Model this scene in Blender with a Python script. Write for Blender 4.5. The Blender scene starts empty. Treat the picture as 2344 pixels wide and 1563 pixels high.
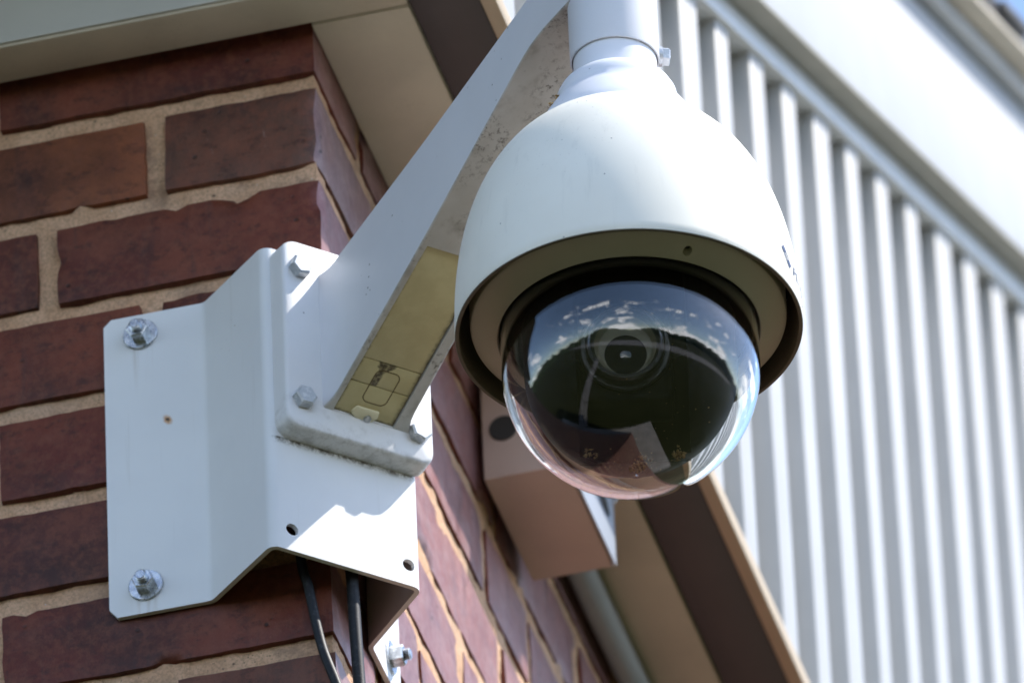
import bpy, bmesh, math, random
from mathutils import Vector, Matrix, noise

R = math.radians
scene = bpy.context.scene
COL = scene.collection
random.seed(7)
GZ = -5.95                                   # ground level (the corner's reference joint is z = 0)

# ------------------------------------------------------------------ camera
cam_d = bpy.data.cameras.new('camera')
cam = bpy.data.objects.new('camera', cam_d)
COL.objects.link(cam)
right = Vector((0.9647, 0.2606, -0.0368))
up = Vector((0.1815, -0.5576, 0.8100))
fwd = Vector((-0.1906, 0.7881, 0.5853))
m = Matrix((right, up, -fwd)).transposed().to_4x4()
m.translation = Vector((1.4744, -5.6283, -4.3349))
cam.matrix_world = m
cam_d.sensor_width = 36.0
cam_d.lens = 28000 / 2344 * 36.0
cam_d.clip_start = 0.1
cam_d.clip_end = 2000
cam_d.dof.use_dof = True
cam_d.dof.focus_distance = 6.93
cam_d.dof.aperture_fstop = 14.5
scene.camera = cam

# ------------------------------------------------------------------ world and sun
SUN = Vector((0.582, 0.1846, 0.792)).normalized()
world = bpy.data.worlds.new('World')
scene.world = world
world.use_nodes = True
nt = world.node_tree
nt.nodes.clear()
wo = nt.nodes.new('ShaderNodeOutputWorld')
bg = nt.nodes.new('ShaderNodeBackground')
sky = nt.nodes.new('ShaderNodeTexSky')
sky.sky_type = 'NISHITA'
sky.sun_disc = False
sky.sun_elevation = math.asin(SUN.z)
sky.sun_rotation = math.atan2(SUN.x, SUN.y)
sky.altitude = 300
sky.air_density = 1.0
sky.dust_density = 0.5
sky.ozone_density = 1.3
bg.inputs['Strength'].default_value = 0.15
tc = nt.nodes.new('ShaderNodeTexCoord')
sep = nt.nodes.new('ShaderNodeSeparateXYZ')
nt.links.new(tc.outputs['Generated'], sep.inputs[0])
def wmath(op, a, b=None, clamp=False):
    n = nt.nodes.new('ShaderNodeMath'); n.operation = op; n.use_clamp = clamp
    for i, v in enumerate((a, b)):
        if v is None: continue
        if isinstance(v, (int, float)): n.inputs[i].default_value = v
        else: nt.links.new(v, n.inputs[i])
    return n.outputs[0]
cmb = nt.nodes.new('ShaderNodeCombineXYZ')            # cumulus: flattened puffs, thicker towards the horizon
nt.links.new(sep.outputs['X'], cmb.inputs[0])
nt.links.new(sep.outputs['Y'], cmb.inputs[1])
nt.links.new(wmath('MULTIPLY', sep.outputs['Z'], 2.6), cmb.inputs[2])
cn = nt.nodes.new('ShaderNodeTexNoise')
cn.inputs['Scale'].default_value = 3.2
cn.inputs['Detail'].default_value = 9
cn.inputs['Roughness'].default_value = 0.58
nt.links.new(cmb.outputs[0], cn.inputs['Vector'])
cov = wmath('ADD', cn.outputs['Fac'], wmath('MULTIPLY', wmath('SUBTRACT', 0.30, sep.outputs['Z']), 0.22))
cr = nt.nodes.new('ShaderNodeMapRange')
cr.interpolation_type = 'SMOOTHSTEP'
cr.inputs['From Min'].default_value = 0.53
cr.inputs['From Max'].default_value = 0.64
nt.links.new(cov, cr.inputs['Value'])
mixw = nt.nodes.new('ShaderNodeMix'); mixw.data_type = 'RGBA'
nt.links.new(cr.outputs[0], mixw.inputs[0])
nt.links.new(sky.outputs[0], mixw.inputs[6])
mixw.inputs[7].default_value = (13.0, 13.2, 13.8, 1)
nt.links.new(mixw.outputs[2], bg.inputs['Color'])
nt.links.new(bg.outputs[0], wo.inputs[0])

sl = bpy.data.lights.new('sun', 'SUN')
sl.energy = 3.2
sl.angle = R(0.53)
sl.color = (1.0, 0.955, 0.89)
so = bpy.data.objects.new('sun', sl)
COL.objects.link(so)
so.rotation_euler = (-SUN).to_track_quat('-Z', 'Y').to_euler()
so.location = (3, 1, 6)

vs = scene.view_settings
vs.view_transform = 'Standard'
vs.look = 'None'
vs.gamma = 1
vs.exposure = 1.15
scene.cycles.max_bounces = 10
scene.cycles.diffuse_bounces = 4
scene.cycles.glossy_bounces = 5
scene.cycles.transmission_bounces = 10
scene.cycles.transparent_max_bounces = 12
scene.cycles.caustics_reflective = False
scene.cycles.caustics_refractive = True
scene.cycles.sample_clamp_indirect = 5
scene.cycles.use_denoising = True

# ------------------------------------------------------------------ node helpers
class NT:
    def __init__(self, name):
        self.m = bpy.data.materials.new(name); self.m.use_nodes = True
        self.t = self.m.node_tree; self.b = self.t.nodes['Principled BSDF']
        self.out = self.t.nodes['Material Output']
        self._tc = None
    def n(self, typ, **kw):
        x = self.t.nodes.new(typ)
        for k, v in kw.items(): setattr(x, k, v)
        return x
    def put(self, sock, v):
        if isinstance(v, (int, float)): sock.default_value = v
        elif isinstance(v, (tuple, list)):
            sock.default_value = tuple(v) + (1,) if len(v) == 3 and len(sock.default_value) == 4 else tuple(v)
        else: self.t.links.new(v, sock)
    def co(self, which='Object'):
        if self._tc is None: self._tc = self.n('ShaderNodeTexCoord')
        return self._tc.outputs[which]
    def pos(self):
        return self.n('ShaderNodeNewGeometry').outputs['Position']
    def map(self, vec, scale=(1, 1, 1), loc=(0, 0, 0)):
        x = self.n('ShaderNodeMapping'); self.put(x.inputs['Vector'], vec)
        x.inputs['Scale'].default_value = scale
        self.put(x.inputs['Location'], loc)
        return x.outputs[0]
    def noise(self, vec, scale, detail=4, rough=0.55, col=False):
        x = self.n('ShaderNodeTexNoise'); self.put(x.inputs['Vector'], vec)
        x.inputs['Scale'].default_value = scale; x.inputs['Detail'].default_value = detail
        x.inputs['Roughness'].default_value = rough
        return x.outputs['Color' if col else 'Fac']
    def voro(self, vec, scale, out='Distance'):
        x = self.n('ShaderNodeTexVoronoi'); self.put(x.inputs['Vector'], vec); x.inputs['Scale'].default_value = scale
        return x.outputs[out]
    def rng(self, v, a, b, c=0.0, d=1.0, smooth=True):
        x = self.n('ShaderNodeMapRange'); x.interpolation_type = 'SMOOTHSTEP' if smooth else 'LINEAR'
        self.put(x.inputs['Value'], v)
        for k, val in zip(('From Min', 'From Max', 'To Min', 'To Max'), (a, b, c, d)): x.inputs[k].default_value = val
        return x.outputs[0]
    def math(self, op, a, b=None, clamp=False):
        x = self.n('ShaderNodeMath', operation=op, use_clamp=clamp)
        self.put(x.inputs[0], a)
        if b is not None: self.put(x.inputs[1], b)
        return x.outputs[0]
    def mix(self, f, a, b, blend='MIX'):
        x = self.n('ShaderNodeMix', data_type='RGBA', blend_type=blend)
        self.put(x.inputs[0], f); self.put(x.inputs[6], a); self.put(x.inputs[7], b)
        return x.outputs[2]
    def bump(self, h, strength=0.3, dist=0.001):
        x = self.n('ShaderNodeBump'); x.inputs['Strength'].default_value = strength
        x.inputs['Distance'].default_value = dist; self.put(x.inputs['Height'], h)
        self.put(self.b.inputs['Normal'], x.outputs[0])
    def sep(self, v):
        x = self.n('ShaderNodeSeparateXYZ'); self.put(x.inputs[0], v); return x.outputs
    def set(self, **kw):
        for k, v in kw.items(): self.put(self.b.inputs[k.replace('_', ' ')], v)
        return self

def painted(name, col, rough=0.45, var=0.05, speck=0.0, grime=0.0, grime_col=(0.07, 0.055, 0.04), peel=0.12, peel_scale=900):
    k = NT(name); p = k.pos()
    c = k.mix(k.rng(k.noise(p, 14, 5), 0.3, 0.7), tuple(x * (1 - var) for x in col), tuple(min(1, x * (1 + var)) for x in col))
    if grime:
        big = k.rng(k.noise(p, 22, 3), 0.42, 0.66)
        fine = k.rng(k.noise(p, 420, 4, 0.7), 0.50, 0.68)
        f = k.math('MULTIPLY', k.math('MULTIPLY', big, fine), grime)
        c = k.mix(f, c, grime_col)
        c = k.mix(k.math('MULTIPLY', big, grime * 0.22), c, tuple(x * 1.6 for x in grime_col))
    if speck:
        v = k.voro(p, 130)
        s = k.math('MULTIPLY', k.rng(v, 0.045, 0.11, 1, 0), k.rng(k.noise(p, 31, 2), 0.62 - 0.1 * speck, 0.68 - 0.1 * speck))
        c = k.mix(k.math('MULTIPLY', s, 0.85), c, (0.05, 0.045, 0.035))
    k.set(Base_Color=c, Roughness=rough)
    k.bump(k.noise(p, peel_scale, 2), peel, 0.0004)
    return k.m

# ------------------------------------------------------------------ materials
M = {}
M['bracket'] = painted('bracket_paint', (0.76, 0.77, 0.81), 0.42, 0.03, speck=0.2, peel=0.25, peel_scale=700)
M['arm'] = painted('arm_paint', (0.70, 0.695, 0.725), 0.40, 0.03, speck=0.75, peel=0.10)
M['plate'] = painted('plate_paint', (0.76, 0.75, 0.77), 0.40, 0.03, speck=0.5, grime=0.12)
M['shroud'] = painted('shroud_plastic', (0.83, 0.80, 0.72), 0.48, 0.03, speck=0.35, peel=0.10, peel_scale=1400)
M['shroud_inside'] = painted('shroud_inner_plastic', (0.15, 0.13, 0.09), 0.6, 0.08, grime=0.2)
M['cap'] = painted('cap_paint', (0.78, 0.78, 0.82), 0.32, 0.02, speck=0.3, peel=0.05)
M['ring'] = painted('trim_ring_plastic', (0.60, 0.545, 0.44), 0.5, 0.04, speck=0.35, peel=0.45, peel_scale=1600)
M['beige'] = painted('soffit_paint', (0.58, 0.50, 0.38), 0.55, 0.08, grime=0.10)
M['fascia'] = painted('fascia_paint', (0.48, 0.46, 0.40), 0.5, 0.05)
M['brown'] = painted('brown_soffit', (0.056, 0.046, 0.042), 0.45, 0.10)
M['tan'] = painted('tan_edge', (0.46, 0.36, 0.24), 0.5, 0.06)
M['rake_brightened'] = painted('brightened_trim', (0.74, 0.735, 0.73), 0.4, 0.03)  # lighter colour stands in for light the fascia blocks on this trim
M['taupe'] = painted('taupe_trim', (0.40, 0.37, 0.30), 0.6, 0.06)
M['siding'] = painted('white_siding', (0.50, 0.49, 0.475), 0.42, 0.03)
M['rake'] = painted('white_rake', (0.52, 0.515, 0.515), 0.45, 0.03)
M['roof'] = painted('dark_roof', (0.07, 0.06, 0.055), 0.6, 0.15)
M['box'] = painted('box_paint', (0.50, 0.38, 0.32), 0.5, 0.08, grime=0.1)
M['conduit'] = painted('conduit_grey', (0.36, 0.39, 0.42), 0.4, 0.06)
M['strap'] = painted('strap_galvanised', (0.36, 0.38, 0.42), 0.38, 0.06)
M['ink'] = painted('navy_print', (0.022, 0.045, 0.12), 0.5, 0.02)

k = NT('galvanised_steel'); p = k.pos()
k.set(Base_Color=k.mix(k.rng(k.noise(p, 260, 4), .35, .7), (0.42, 0.44, 0.47), (0.66, 0.68, 0.70)),
      Metallic=1.0, Roughness=k.rng(k.noise(p, 500, 3), .3, .7, .22, .42)); M['steel'] = k.m
k = NT('painted_bolt'); p = k.pos()
k.set(Base_Color=k.mix(k.rng(k.noise(p, 300, 4), .45, .7), (0.50, 0.52, 0.55), (0.72, 0.72, 0.73)),
      Metallic=0.35, Roughness=0.36); M['bolt'] = k.m
k = NT('black_rubber'); p = k.pos()
k.set(Base_Color=k.mix(k.rng(k.noise(p, 350, 5, .7), .52, .75), (0.006, 0.007, 0.009), (0.05, 0.055, 0.06)), Roughness=0.52, Specular_IOR_Level=0.35)
k.bump(k.noise(p, 900, 3), .2, .0004); M['rubber'] = k.m
k = NT('black_plastic'); k.set(Base_Color=(0.004, 0.004, 0.005), Roughness=0.6, Specular_IOR_Level=0.10); M['black'] = k.m
k = NT('liner_plastic'); k.set(Base_Color=(0.004, 0.004, 0.005), Roughness=0.6, Specular_IOR_Level=0.08); M['liner'] = k.m
k = NT('dark_hole'); k.set(Base_Color=(0.03, 0.027, 0.025), Roughness=0.7); M['hole'] = k.m
k = NT('lens_barrel'); k.set(Base_Color=(0.012, 0.012, 0.015), Roughness=0.3, Specular_IOR_Level=0.3); M['barrel'] = k.m
k = NT('lens_ring'); k.set(Base_Color=(0.10, 0.10, 0.12), Roughness=0.2, Metallic=0.6); M['lens_ring'] = k.m
k = NT('lens_inner'); k.set(Base_Color=(0.24, 0.21, 0.14), Roughness=0.4); M['lens_inner'] = k.m
k = NT('lens_glass'); k.set(Base_Color=(0.012, 0.014, 0.016), Roughness=0.03); M['lens_glass'] = k.m
k = NT('debris'); p = k.pos()
k.set(Base_Color=k.mix(k.rng(k.noise(p, 700, 3), .4, .6), (0.16, 0.08, 0.03), (0.62, 0.40, 0.16)), Roughness=0.8); M['debris'] = k.m

# clear bubble: real dielectric shell
k = NT('clear_bubble')
k.set(Base_Color=(0.97, 0.98, 0.98), Roughness=0.0, IOR=1.585, Transmission_Weight=1.0); M['bubble'] = k.m

k = NT('shroud_weathered'); p = k.pos()
c = k.mix(k.rng(k.noise(p, 14, 5), .3, .7), (0.83, 0.785, 0.68), (0.87, 0.83, 0.725))
c = k.mix(k.math('MULTIPLY', k.rng(k.noise(k.map(p, (160, 160, 6)), 1.0, 4, .6), .56, .74), .20), c, (0.52, 0.49, 0.42))
c = k.mix(k.math('MULTIPLY', k.rng(k.noise(p, 6, 3), .45, .7), .12), c, (0.62, 0.62, 0.58))
c = k.mix(k.math('MULTIPLY', k.math('MULTIPLY', k.rng(k.voro(p, 150), .04, .09, 1, 0), k.rng(k.noise(p, 27, 2), .575, .62)), .85), c, (0.06, 0.05, 0.04))
c = k.mix(k.math('MULTIPLY', k.math('MULTIPLY', k.rng(k.voro(p, 420), .05, .12, 1, 0), k.rng(k.noise(p, 17, 2), .54, .62)), .5), c, (0.25, 0.20, 0.14))
k.set(Base_Color=c, Roughness=k.rng(k.noise(p, 40, 4), .3, .7, .42, .58)); k.bump(k.noise(p, 1200, 2), .08, .0003); M['shroud'] = k.m

# bracket sheet gets a rust spot
S2_ = 2 ** -.5
k = NT('bracket_sheet'); p = k.pos()
c = k.mix(k.rng(k.noise(p, 14, 5), .3, .7), (0.76, 0.755, 0.755), (0.80, 0.795, 0.79))
s = k.sep(p)
dx = k.math('ADD', s[0], 0.0951); dz = k.math('ADD', s[2], 0.1680)
dz2 = k.math('MULTIPLY', k.math('ADD', dz, k.math('MULTIPLY', dx, 0.5)), 0.8)
rr = k.math('SQRT', k.math('ADD', k.math('POWER', k.math('ABSOLUTE', dx), 2.0), k.math('POWER', k.math('ABSOLUTE', dz2), 2.0)))
rr = k.math('ADD', rr, k.math('MULTIPLY', k.math('SUBTRACT', k.noise(p, 600, 3), 0.5), 0.002))
c = k.mix(k.rng(rr, 0.0012, 0.0036, .9, 0), c, (0.55, 0.26, 0.06))
c = k.mix(k.rng(rr, 0.0006, 0.0014, 1, 0), c, (0.04, 0.02, 0.01))
v = k.voro(p, 150)
sp = k.math('MULTIPLY', k.rng(v, .04, .10, 1, 0), k.rng(k.noise(p, 27, 2), .63, .68))
c = k.mix(k.math('MULTIPLY', sp, .6), c, (0.25, 0.15, 0.08))
inN = k.math('MULTIPLY', k.math('SUBTRACT', s[0], s[1]), S2_)
ln = k.math('MULTIPLY', k.math('MULTIPLY', k.rng(s[2], -.2290, -.2238, 0, 1), k.rng(s[2], -.2236, -.2230, 1, 0)), k.rng(inN, .0165, .0175))
c = k.mix(k.math('MULTIPLY', ln, k.rng(k.noise(p, 160, 5, .7), .38, .62)), c, (0.10, 0.085, 0.06))
run = k.noise(k.map(p, (230, 230, 9)), 1.0, 4, .6)
c = k.mix(k.math('MULTIPLY', k.rng(run, .60, .76), .12), c, (0.42, 0.38, 0.31))
bx = k.math('ABSOLUTE', k.math('ADD', s[0], .1105))
rn = k.math('MULTIPLY', k.rng(bx, .002, .011, 1, 0), k.math('MAXIMUM', k.math('MULTIPLY', k.rng(s[2], -.150, -.112), k.rng(s[2], -.112, -.108, 1, 0)), k.rng(s[2], -.2915, -.300, 1, 0) if False else k.math('MULTIPLY', k.rng(s[2], -.315, -.292), k.rng(s[2], -.292, -.289, 1, 0))))
c = k.mix(k.math('MULTIPLY', rn, k.rng(k.noise(k.map(p, (300, 300, 14)), 1.0, 3), .42, .7, 0, .35)), c, (0.40, 0.30, 0.20))
k.set(Base_Color=c, Roughness=k.rng(k.noise(p, 60, 4), .3, .7, .36, .52)); k.bump(k.noise(p, 620, 2), .09, .0003); M['sheet'] = k.m

k = NT('plate_paint_grimy'); p = k.pos(); s = k.sep(p)
c = k.mix(k.rng(k.noise(p, 14, 5), .3, .7), (0.75, 0.735, 0.735), (0.80, 0.785, 0.78))
lip = k.math('MULTIPLY', k.rng(s[2], -.2215, -.2175, 1, 0), k.rng(k.noise(p, 130, 5, .7), .42, .64))
low = k.math('MULTIPLY', k.rng(s[2], -.212, -.196, 1, 0), k.rng(k.noise(p, 75, 5, .7), .50, .70))
c = k.mix(k.math('MULTIPLY', lip, .32), c, (0.16, 0.13, 0.09))
c = k.mix(k.math('MULTIPLY', low, .22), c, (0.20, 0.165, 0.12))
c = k.mix(k.math('MULTIPLY', k.math('MULTIPLY', k.rng(k.voro(p, 130), .045, .11, 1, 0), k.rng(k.noise(p, 31, 2), .56, .62)), .85), c, (0.05, 0.045, 0.035))
k.set(Base_Color=c, Roughness=.42); k.bump(k.noise(p, 800, 2), .08, .0003); M['plate'] = k.m

# underside of the arm: same paint, years of grime
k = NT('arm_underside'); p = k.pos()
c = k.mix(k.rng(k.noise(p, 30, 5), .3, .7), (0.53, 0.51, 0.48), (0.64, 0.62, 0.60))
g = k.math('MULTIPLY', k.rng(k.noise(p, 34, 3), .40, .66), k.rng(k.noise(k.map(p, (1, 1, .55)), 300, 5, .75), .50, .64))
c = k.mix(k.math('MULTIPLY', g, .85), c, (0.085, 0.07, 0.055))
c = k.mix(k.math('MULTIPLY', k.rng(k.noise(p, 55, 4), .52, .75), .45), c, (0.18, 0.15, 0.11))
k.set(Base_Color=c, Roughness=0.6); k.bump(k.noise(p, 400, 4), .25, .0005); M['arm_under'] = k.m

# yellowed cable cover, object coordinates: x across, y along the arm
k = NT('yellowed_cover'); o = k.co('Object'); s = k.sep(o)
wob = k.math('MULTIPLY', k.math('SUBTRACT', k.noise(o, 260, 4), .5), .004)
c = k.mix(k.rng(k.noise(o, 60, 4), .3, .7), (0.58, 0.49, 0.26), (0.66, 0.57, 0.32))
x = k.math('ADD', s[0], wob)
edge = k.math('MAXIMUM', k.rng(x, -.0152, -.0118, 1, 0), k.rng(x, .0222, .0262, 0, 1))
edge = k.math('MAXIMUM', edge, k.rng(k.math('ADD', s[1], wob), .0008, .0028, .8, 0))
c = k.mix(k.math('MULTIPLY', edge, .88), c, (0.045, 0.03, 0.012))
tri = k.math('ADD', .0020, k.math('MULTIPLY', k.rng(s[1], .031, .040), .0042))
st = k.math('MULTIPLY', k.rng(k.math('SUBTRACT', k.math('ABSOLUTE', k.math('SUBTRACT', x, k.math('ADD', .0012, k.math('MULTIPLY', k.rng(s[1], .030, .040), .0022)))), tri), -.0006, .0006, 1, 0),
            k.math('MULTIPLY', k.rng(s[1], .0222, .0232), k.rng(k.math('ADD', s[1], wob), .0385, .0398, 1, 0)))
c = k.mix(k.math('MULTIPLY', st, k.rng(k.noise(o, 420, 4), .3, .6, .45, .95)), c, (0.05, 0.032, 0.015))
k.set(Base_Color=c, Roughness=.55); k.bump(k.noise(o, 900, 3), .12, .0003); M['cover'] = k.m
k = NT('cover_groove_dirt'); k.set(Base_Color=(0.13, 0.085, 0.03), Roughness=.8); M['groove'] = k.m
k = NT('pale_clip'); k.set(Base_Color=(0.86, 0.79, 0.56), Roughness=.4); M['clip'] = k.m

# brick: colour by the object's own 'tint', streaks, kiss marks, pits
def brick_mat(nm, cols_in=None, spec=.28, warm=(0.30, 0.085, 0.04), dark=(0.036, 0.014, 0.011), dust=(0.22, 0.072, 0.04)):
    k = NT(nm); p = k.pos(); o = k.co('Object')
    at = k.n('ShaderNodeAttribute', attribute_type='OBJECT', attribute_name='tint')
    ramp = k.n('ShaderNodeValToRGB'); k.put(ramp.inputs[0], at.outputs['Fac'])
    cols = cols_in or [(0, (0.090, 0.055, 0.040)), (.25, (0.084, 0.018, 0.014)), (.5, (0.122, 0.023, 0.014)), (.75, (0.17, 0.035, 0.017)), (1, (0.27, 0.090, 0.036))]
    el = ramp.color_ramp.elements
    el[0].position, el[0].color = 0, cols[0][1] + (1,)
    el[1].position, el[1].color = 1, cols[-1][1] + (1,)
    for q, cc in cols[1:-1]:
        e = el.new(q); e.color = cc + (1,)
    base = ramp.outputs[0]
    rnd = k.n('ShaderNodeObjectInfo').outputs['Random']
    off = k.n('ShaderNodeCombineXYZ'); k.put(off.inputs[0], k.math('MULTIPLY', rnd, 9.0)); k.put(off.inputs[2], k.math('MULTIPLY', rnd, 5.0))
    pv = k.n('ShaderNodeVectorMath', operation='ADD'); k.put(pv.inputs[0], p); k.put(pv.inputs[1], off.outputs[0]); pv = pv.outputs[0]
    c = k.mix(k.math('MULTIPLY', k.rng(k.noise(pv, 9, 3), .38, .68), .8), base, k.mix(.5, base, warm))
    c = k.mix(k.math('MULTIPLY', k.rng(k.noise(pv, 13, 4), .42, .72), .8), c, dark)
    strk = k.noise(k.map(pv, (60, 60, 7)), 1.0, 4, .65)
    c = k.mix(k.math('MULTIPLY', k.rng(strk, .56, .72), .55), c, (0.045, 0.026, 0.026))
    c = k.mix(k.math('MULTIPLY', k.rng(k.noise(pv, 38, 6, .68), .46, .66), .55), c, k.mix(.55, c, dust))
    c = k.mix(k.math('MULTIPLY', k.rng(k.noise(k.map(pv, (1, 1, 1.7)), 62, 6, .72), .50, .64), .55), c, dark)
    c = k.mix(k.math('MULTIPLY', k.rng(k.noise(pv, 150, 5, .7), .42, .66), .40), c, dust)
    pit = k.math('MULTIPLY', k.rng(k.voro(pv, 85), .06, .17, 1, 0), k.rng(k.noise(pv, 28, 2), .50, .60))
    c = k.mix(k.math('MULTIPLY', pit, .85), c, (0.025, 0.014, 0.012))
    chip = k.math('MULTIPLY', k.rng(k.voro(pv, 120), .03, .07, 1, 0), k.rng(k.noise(pv, 40, 2), .66, .70))
    c = k.mix(k.math('MULTIPLY', chip, .7), c, (0.55, 0.48, 0.45))
    lime = k.math('MULTIPLY', k.rng(k.noise(k.map(pv, (34, 34, 11)), 1.0, 5, .7), .64, .74), k.rng(k.noise(pv, 330, 4, .7), .42, .62))
    c = k.mix(k.math('MULTIPLY', lime, .5), c, (0.46, 0.36, 0.31))
    grit = k.rng(k.noise(pv, 650, 3, .7), .56, .68)
    c = k.mix(k.math('MULTIPLY', grit, .45), c, k.mix(.6, c, (0.02, 0.01, 0.009)))
    k.set(Base_Color=c, Roughness=k.rng(k.noise(pv, 40, 3), .3, .7, .30, .46), Specular_IOR_Level=spec)
    k.bump(k.math('SUBTRACT', k.math('ADD', k.math('ADD', k.noise(pv, 170, 6, .75), k.math('MULTIPLY', k.noise(pv, 900, 3, .7), .35)), k.math('MULTIPLY', strk, .6)), k.math('MULTIPLY', pit, .9)), .55, .0012); return k.m
M['brick'] = brick_mat('fired_brick')
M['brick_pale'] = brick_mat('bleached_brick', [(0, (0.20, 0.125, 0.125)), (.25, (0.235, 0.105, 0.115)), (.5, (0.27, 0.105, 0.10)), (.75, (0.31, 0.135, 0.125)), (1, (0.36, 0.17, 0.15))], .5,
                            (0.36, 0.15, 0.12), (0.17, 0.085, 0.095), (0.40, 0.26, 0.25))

# sandy mortar
k = NT('sandy_mortar'); p = k.pos()
c = k.mix(k.rng(k.noise(p, 40, 5), .3, .7), (0.68, 0.40, 0.235), (0.82, 0.52, 0.33))
c = k.mix(k.math('MULTIPLY', k.rng(k.noise(p, 520, 3, .7), .42, .62), .55), c, (0.42, 0.24, 0.14))
c = k.mix(k.math('MULTIPLY', k.rng(k.voro(p, 420), .10, .22, 1, 0), k.rng(k.noise(p, 90, 2), .52, .62)), c, (0.15, 0.085, 0.05))
c = k.mix(k.math('MULTIPLY', k.rng(k.voro(p, 260), .06, .14, 1, 0), k.rng(k.noise(p, 61, 2), .58, .64)), c, (0.72, 0.68, 0.62))
c = k.mix(k.math('MULTIPLY', k.rng(k.noise(p, 24, 5, .65), .52, .70), .6), c, (0.20, 0.125, 0.085))
c = k.mix(k.math('MULTIPLY', k.rng(k.noise(p, 11, 3), .50, .70), .35), c, (0.36, 0.27, 0.21))
c = k.mix(k.math('MULTIPLY', k.rng(k.voro(p, 75), .05, .12, 1, 0), k.rng(k.noise(p, 19, 2), .56, .62)), c, (0.05, 0.03, 0.02))
k.set(Base_Color=c, Roughness=.9); k.bump(k.noise(p, 560, 5, .75), .9, .0016); M['mortar'] = k.m

# plain run of brickwork away from the corner: too far to tell single bricks
k = NT('plain_brickwork'); p = k.pos(); s = k.sep(p)
cx = k.n('ShaderNodeCombineXYZ'); k.put(cx.inputs[0], k.math('SUBTRACT', s[0], s[1])); k.put(cx.inputs[1], s[2])
bt = k.n('ShaderNodeTexBrick'); k.put(bt.inputs['Vector'], cx.outputs[0])
for nm, v in (('Scale', 1.0), ('Mortar Size', .006), ('Brick Width', .2035), ('Row Height', .0676), ('Bias', 0.0)): bt.inputs[nm].default_value = v
bt.inputs['Color1'].default_value = (0.17, 0.045, 0.035, 1); bt.inputs['Color2'].default_value = (0.10, 0.034, 0.03, 1)
bt.inputs['Mortar'].default_value = (0.45, 0.30, 0.20, 1)
k.set(Base_Color=bt.outputs['Color'], Roughness=.7); M['brickwork'] = k.m

k = NT('mown_grass'); p = k.pos()
c = k.mix(k.rng(k.noise(p, .35, 6), .3, .7), (0.015, 0.020, 0.007), (0.026, 0.030, 0.011))
k.set(Base_Color=k.mix(k.rng(k.noise(p, 25, 4), .4, .7), c, (0.038, 0.038, 0.014)), Roughness=.9, Specular_IOR_Level=.05); M['grass'] = k.m
k = NT('pale_concrete'); p = k.pos()
k.set(Base_Color=k.mix(k.rng(k.noise(p, 1.5, 6), .3, .7), (0.19, 0.178, 0.155), (0.26, 0.243, 0.215)), Roughness=.85); M['concrete'] = k.m
k = NT('asphalt'); p = k.pos()
k.set(Base_Color=k.mix(k.rng(k.noise(p, 1.1, 6), .3, .7), (0.10, 0.095, 0.085), (0.16, 0.15, 0.135)), Roughness=.85); M['asphalt'] = k.m
k = NT('woodland'); p = k.pos()
k.set(Base_Color=k.mix(k.rng(k.noise(p, .12, 6), .35, .65), (0.012, 0.022, 0.010), (0.04, 0.06, 0.022)), Roughness=.95); M['wood'] = k.m

# ------------------------------------------------------------------ object helpers
S2 = 2 ** -.5
NV, HV = Vector((S2, -S2, 0)), Vector((S2, S2, 0))
def W(n, h, z): return NV * n + HV * h + Vector((0, 0, z))

def thing(name, label, cat, loc=(0, 0, 0), group=None, rz=0):
    o = bpy.data.objects.new(name, None); COL.objects.link(o)
    o.empty_display_size = .02
    o.matrix_world = Matrix.Translation(loc) @ Matrix.Rotation(rz, 4, 'Z')
    o['label'] = label; o['category'] = cat
    if group: o['group'] = group
    return o

WORLD = {}
def attach(o, parent, mw=None):
    """link with world matrix mw under parent, keeping plain local transforms"""
    mw = mw or Matrix.Identity(4)
    WORLD[o.name] = mw
    if parent is not None:
        pw = WORLD.get(parent.name, parent.matrix_world)
        o.parent = parent
        o.matrix_local = pw.inverted() @ mw
    else:
        o.matrix_world = mw

def mesh(name, vf, mat, parent=None, mw=None, smooth=30, bevel=0, seg=2, recenter=True):
    v, f = vf
    me = bpy.data.meshes.new(name)
    v = [Vector(x) for x in v]
    if mw is None and recenter and v:
        lo = Vector((min(a[i] for a in v) for i in range(3))); hi = Vector((max(a[i] for a in v) for i in range(3)))
        c = (lo + hi) / 2
        v = [a - c for a in v]; mw = Matrix.Translation(c)
    me.from_pydata(v, [], f); me.update()
    if bevel:
        bm = bmesh.new(); bm.from_mesh(me)
        bmesh.ops.recalc_face_normals(bm, faces=bm.faces)
        ed = [e for e in bm.edges if len(e.link_faces) == 2 and e.calc_face_angle(0) > R(25)]
        bmesh.ops.bevel(bm, geom=ed, offset=bevel, segments=seg, affect='EDGES', profile=.5, clamp_overlap=True)
        bm.to_mesh(me); bm.free()
    else:
        bm = bmesh.new(); bm.from_mesh(me); bmesh.ops.recalc_face_normals(bm, faces=bm.faces); bm.to_mesh(me); bm.free()
    if smooth:
        for pl in me.polygons: pl.use_smooth = True
        me.set_sharp_from_angle(angle=R(smooth))
    me.materials.append(mat)
    o = bpy.data.objects.new(name, me); COL.objects.link(o)
    attach(o, parent, mw)
    return o

def tag(o, label, cat, group=None, kind=None):
    if label: o['label'] = label
    if cat: o['category'] = cat
    if group: o['group'] = group
    if kind: o['kind'] = kind
    return o

def box(lo, hi):
    (a, b, c), (d, e, f) = lo, hi
    return ([(a, b, c), (d, b, c), (d, e, c), (a, e, c), (a, b, f), (d, b, f), (d, e, f), (a, e, f)],
            [(0, 3, 2, 1), (4, 5, 6, 7), (0, 1, 5, 4), (1, 2, 6, 5), (2, 3, 7, 6), (3, 0, 4, 7)])

def join(*parts):
    V, F = [], []
    for v, f in parts:
        n = len(V); V += list(v); F += [tuple(i + n for i in q) for q in f]
    return V, F

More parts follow.
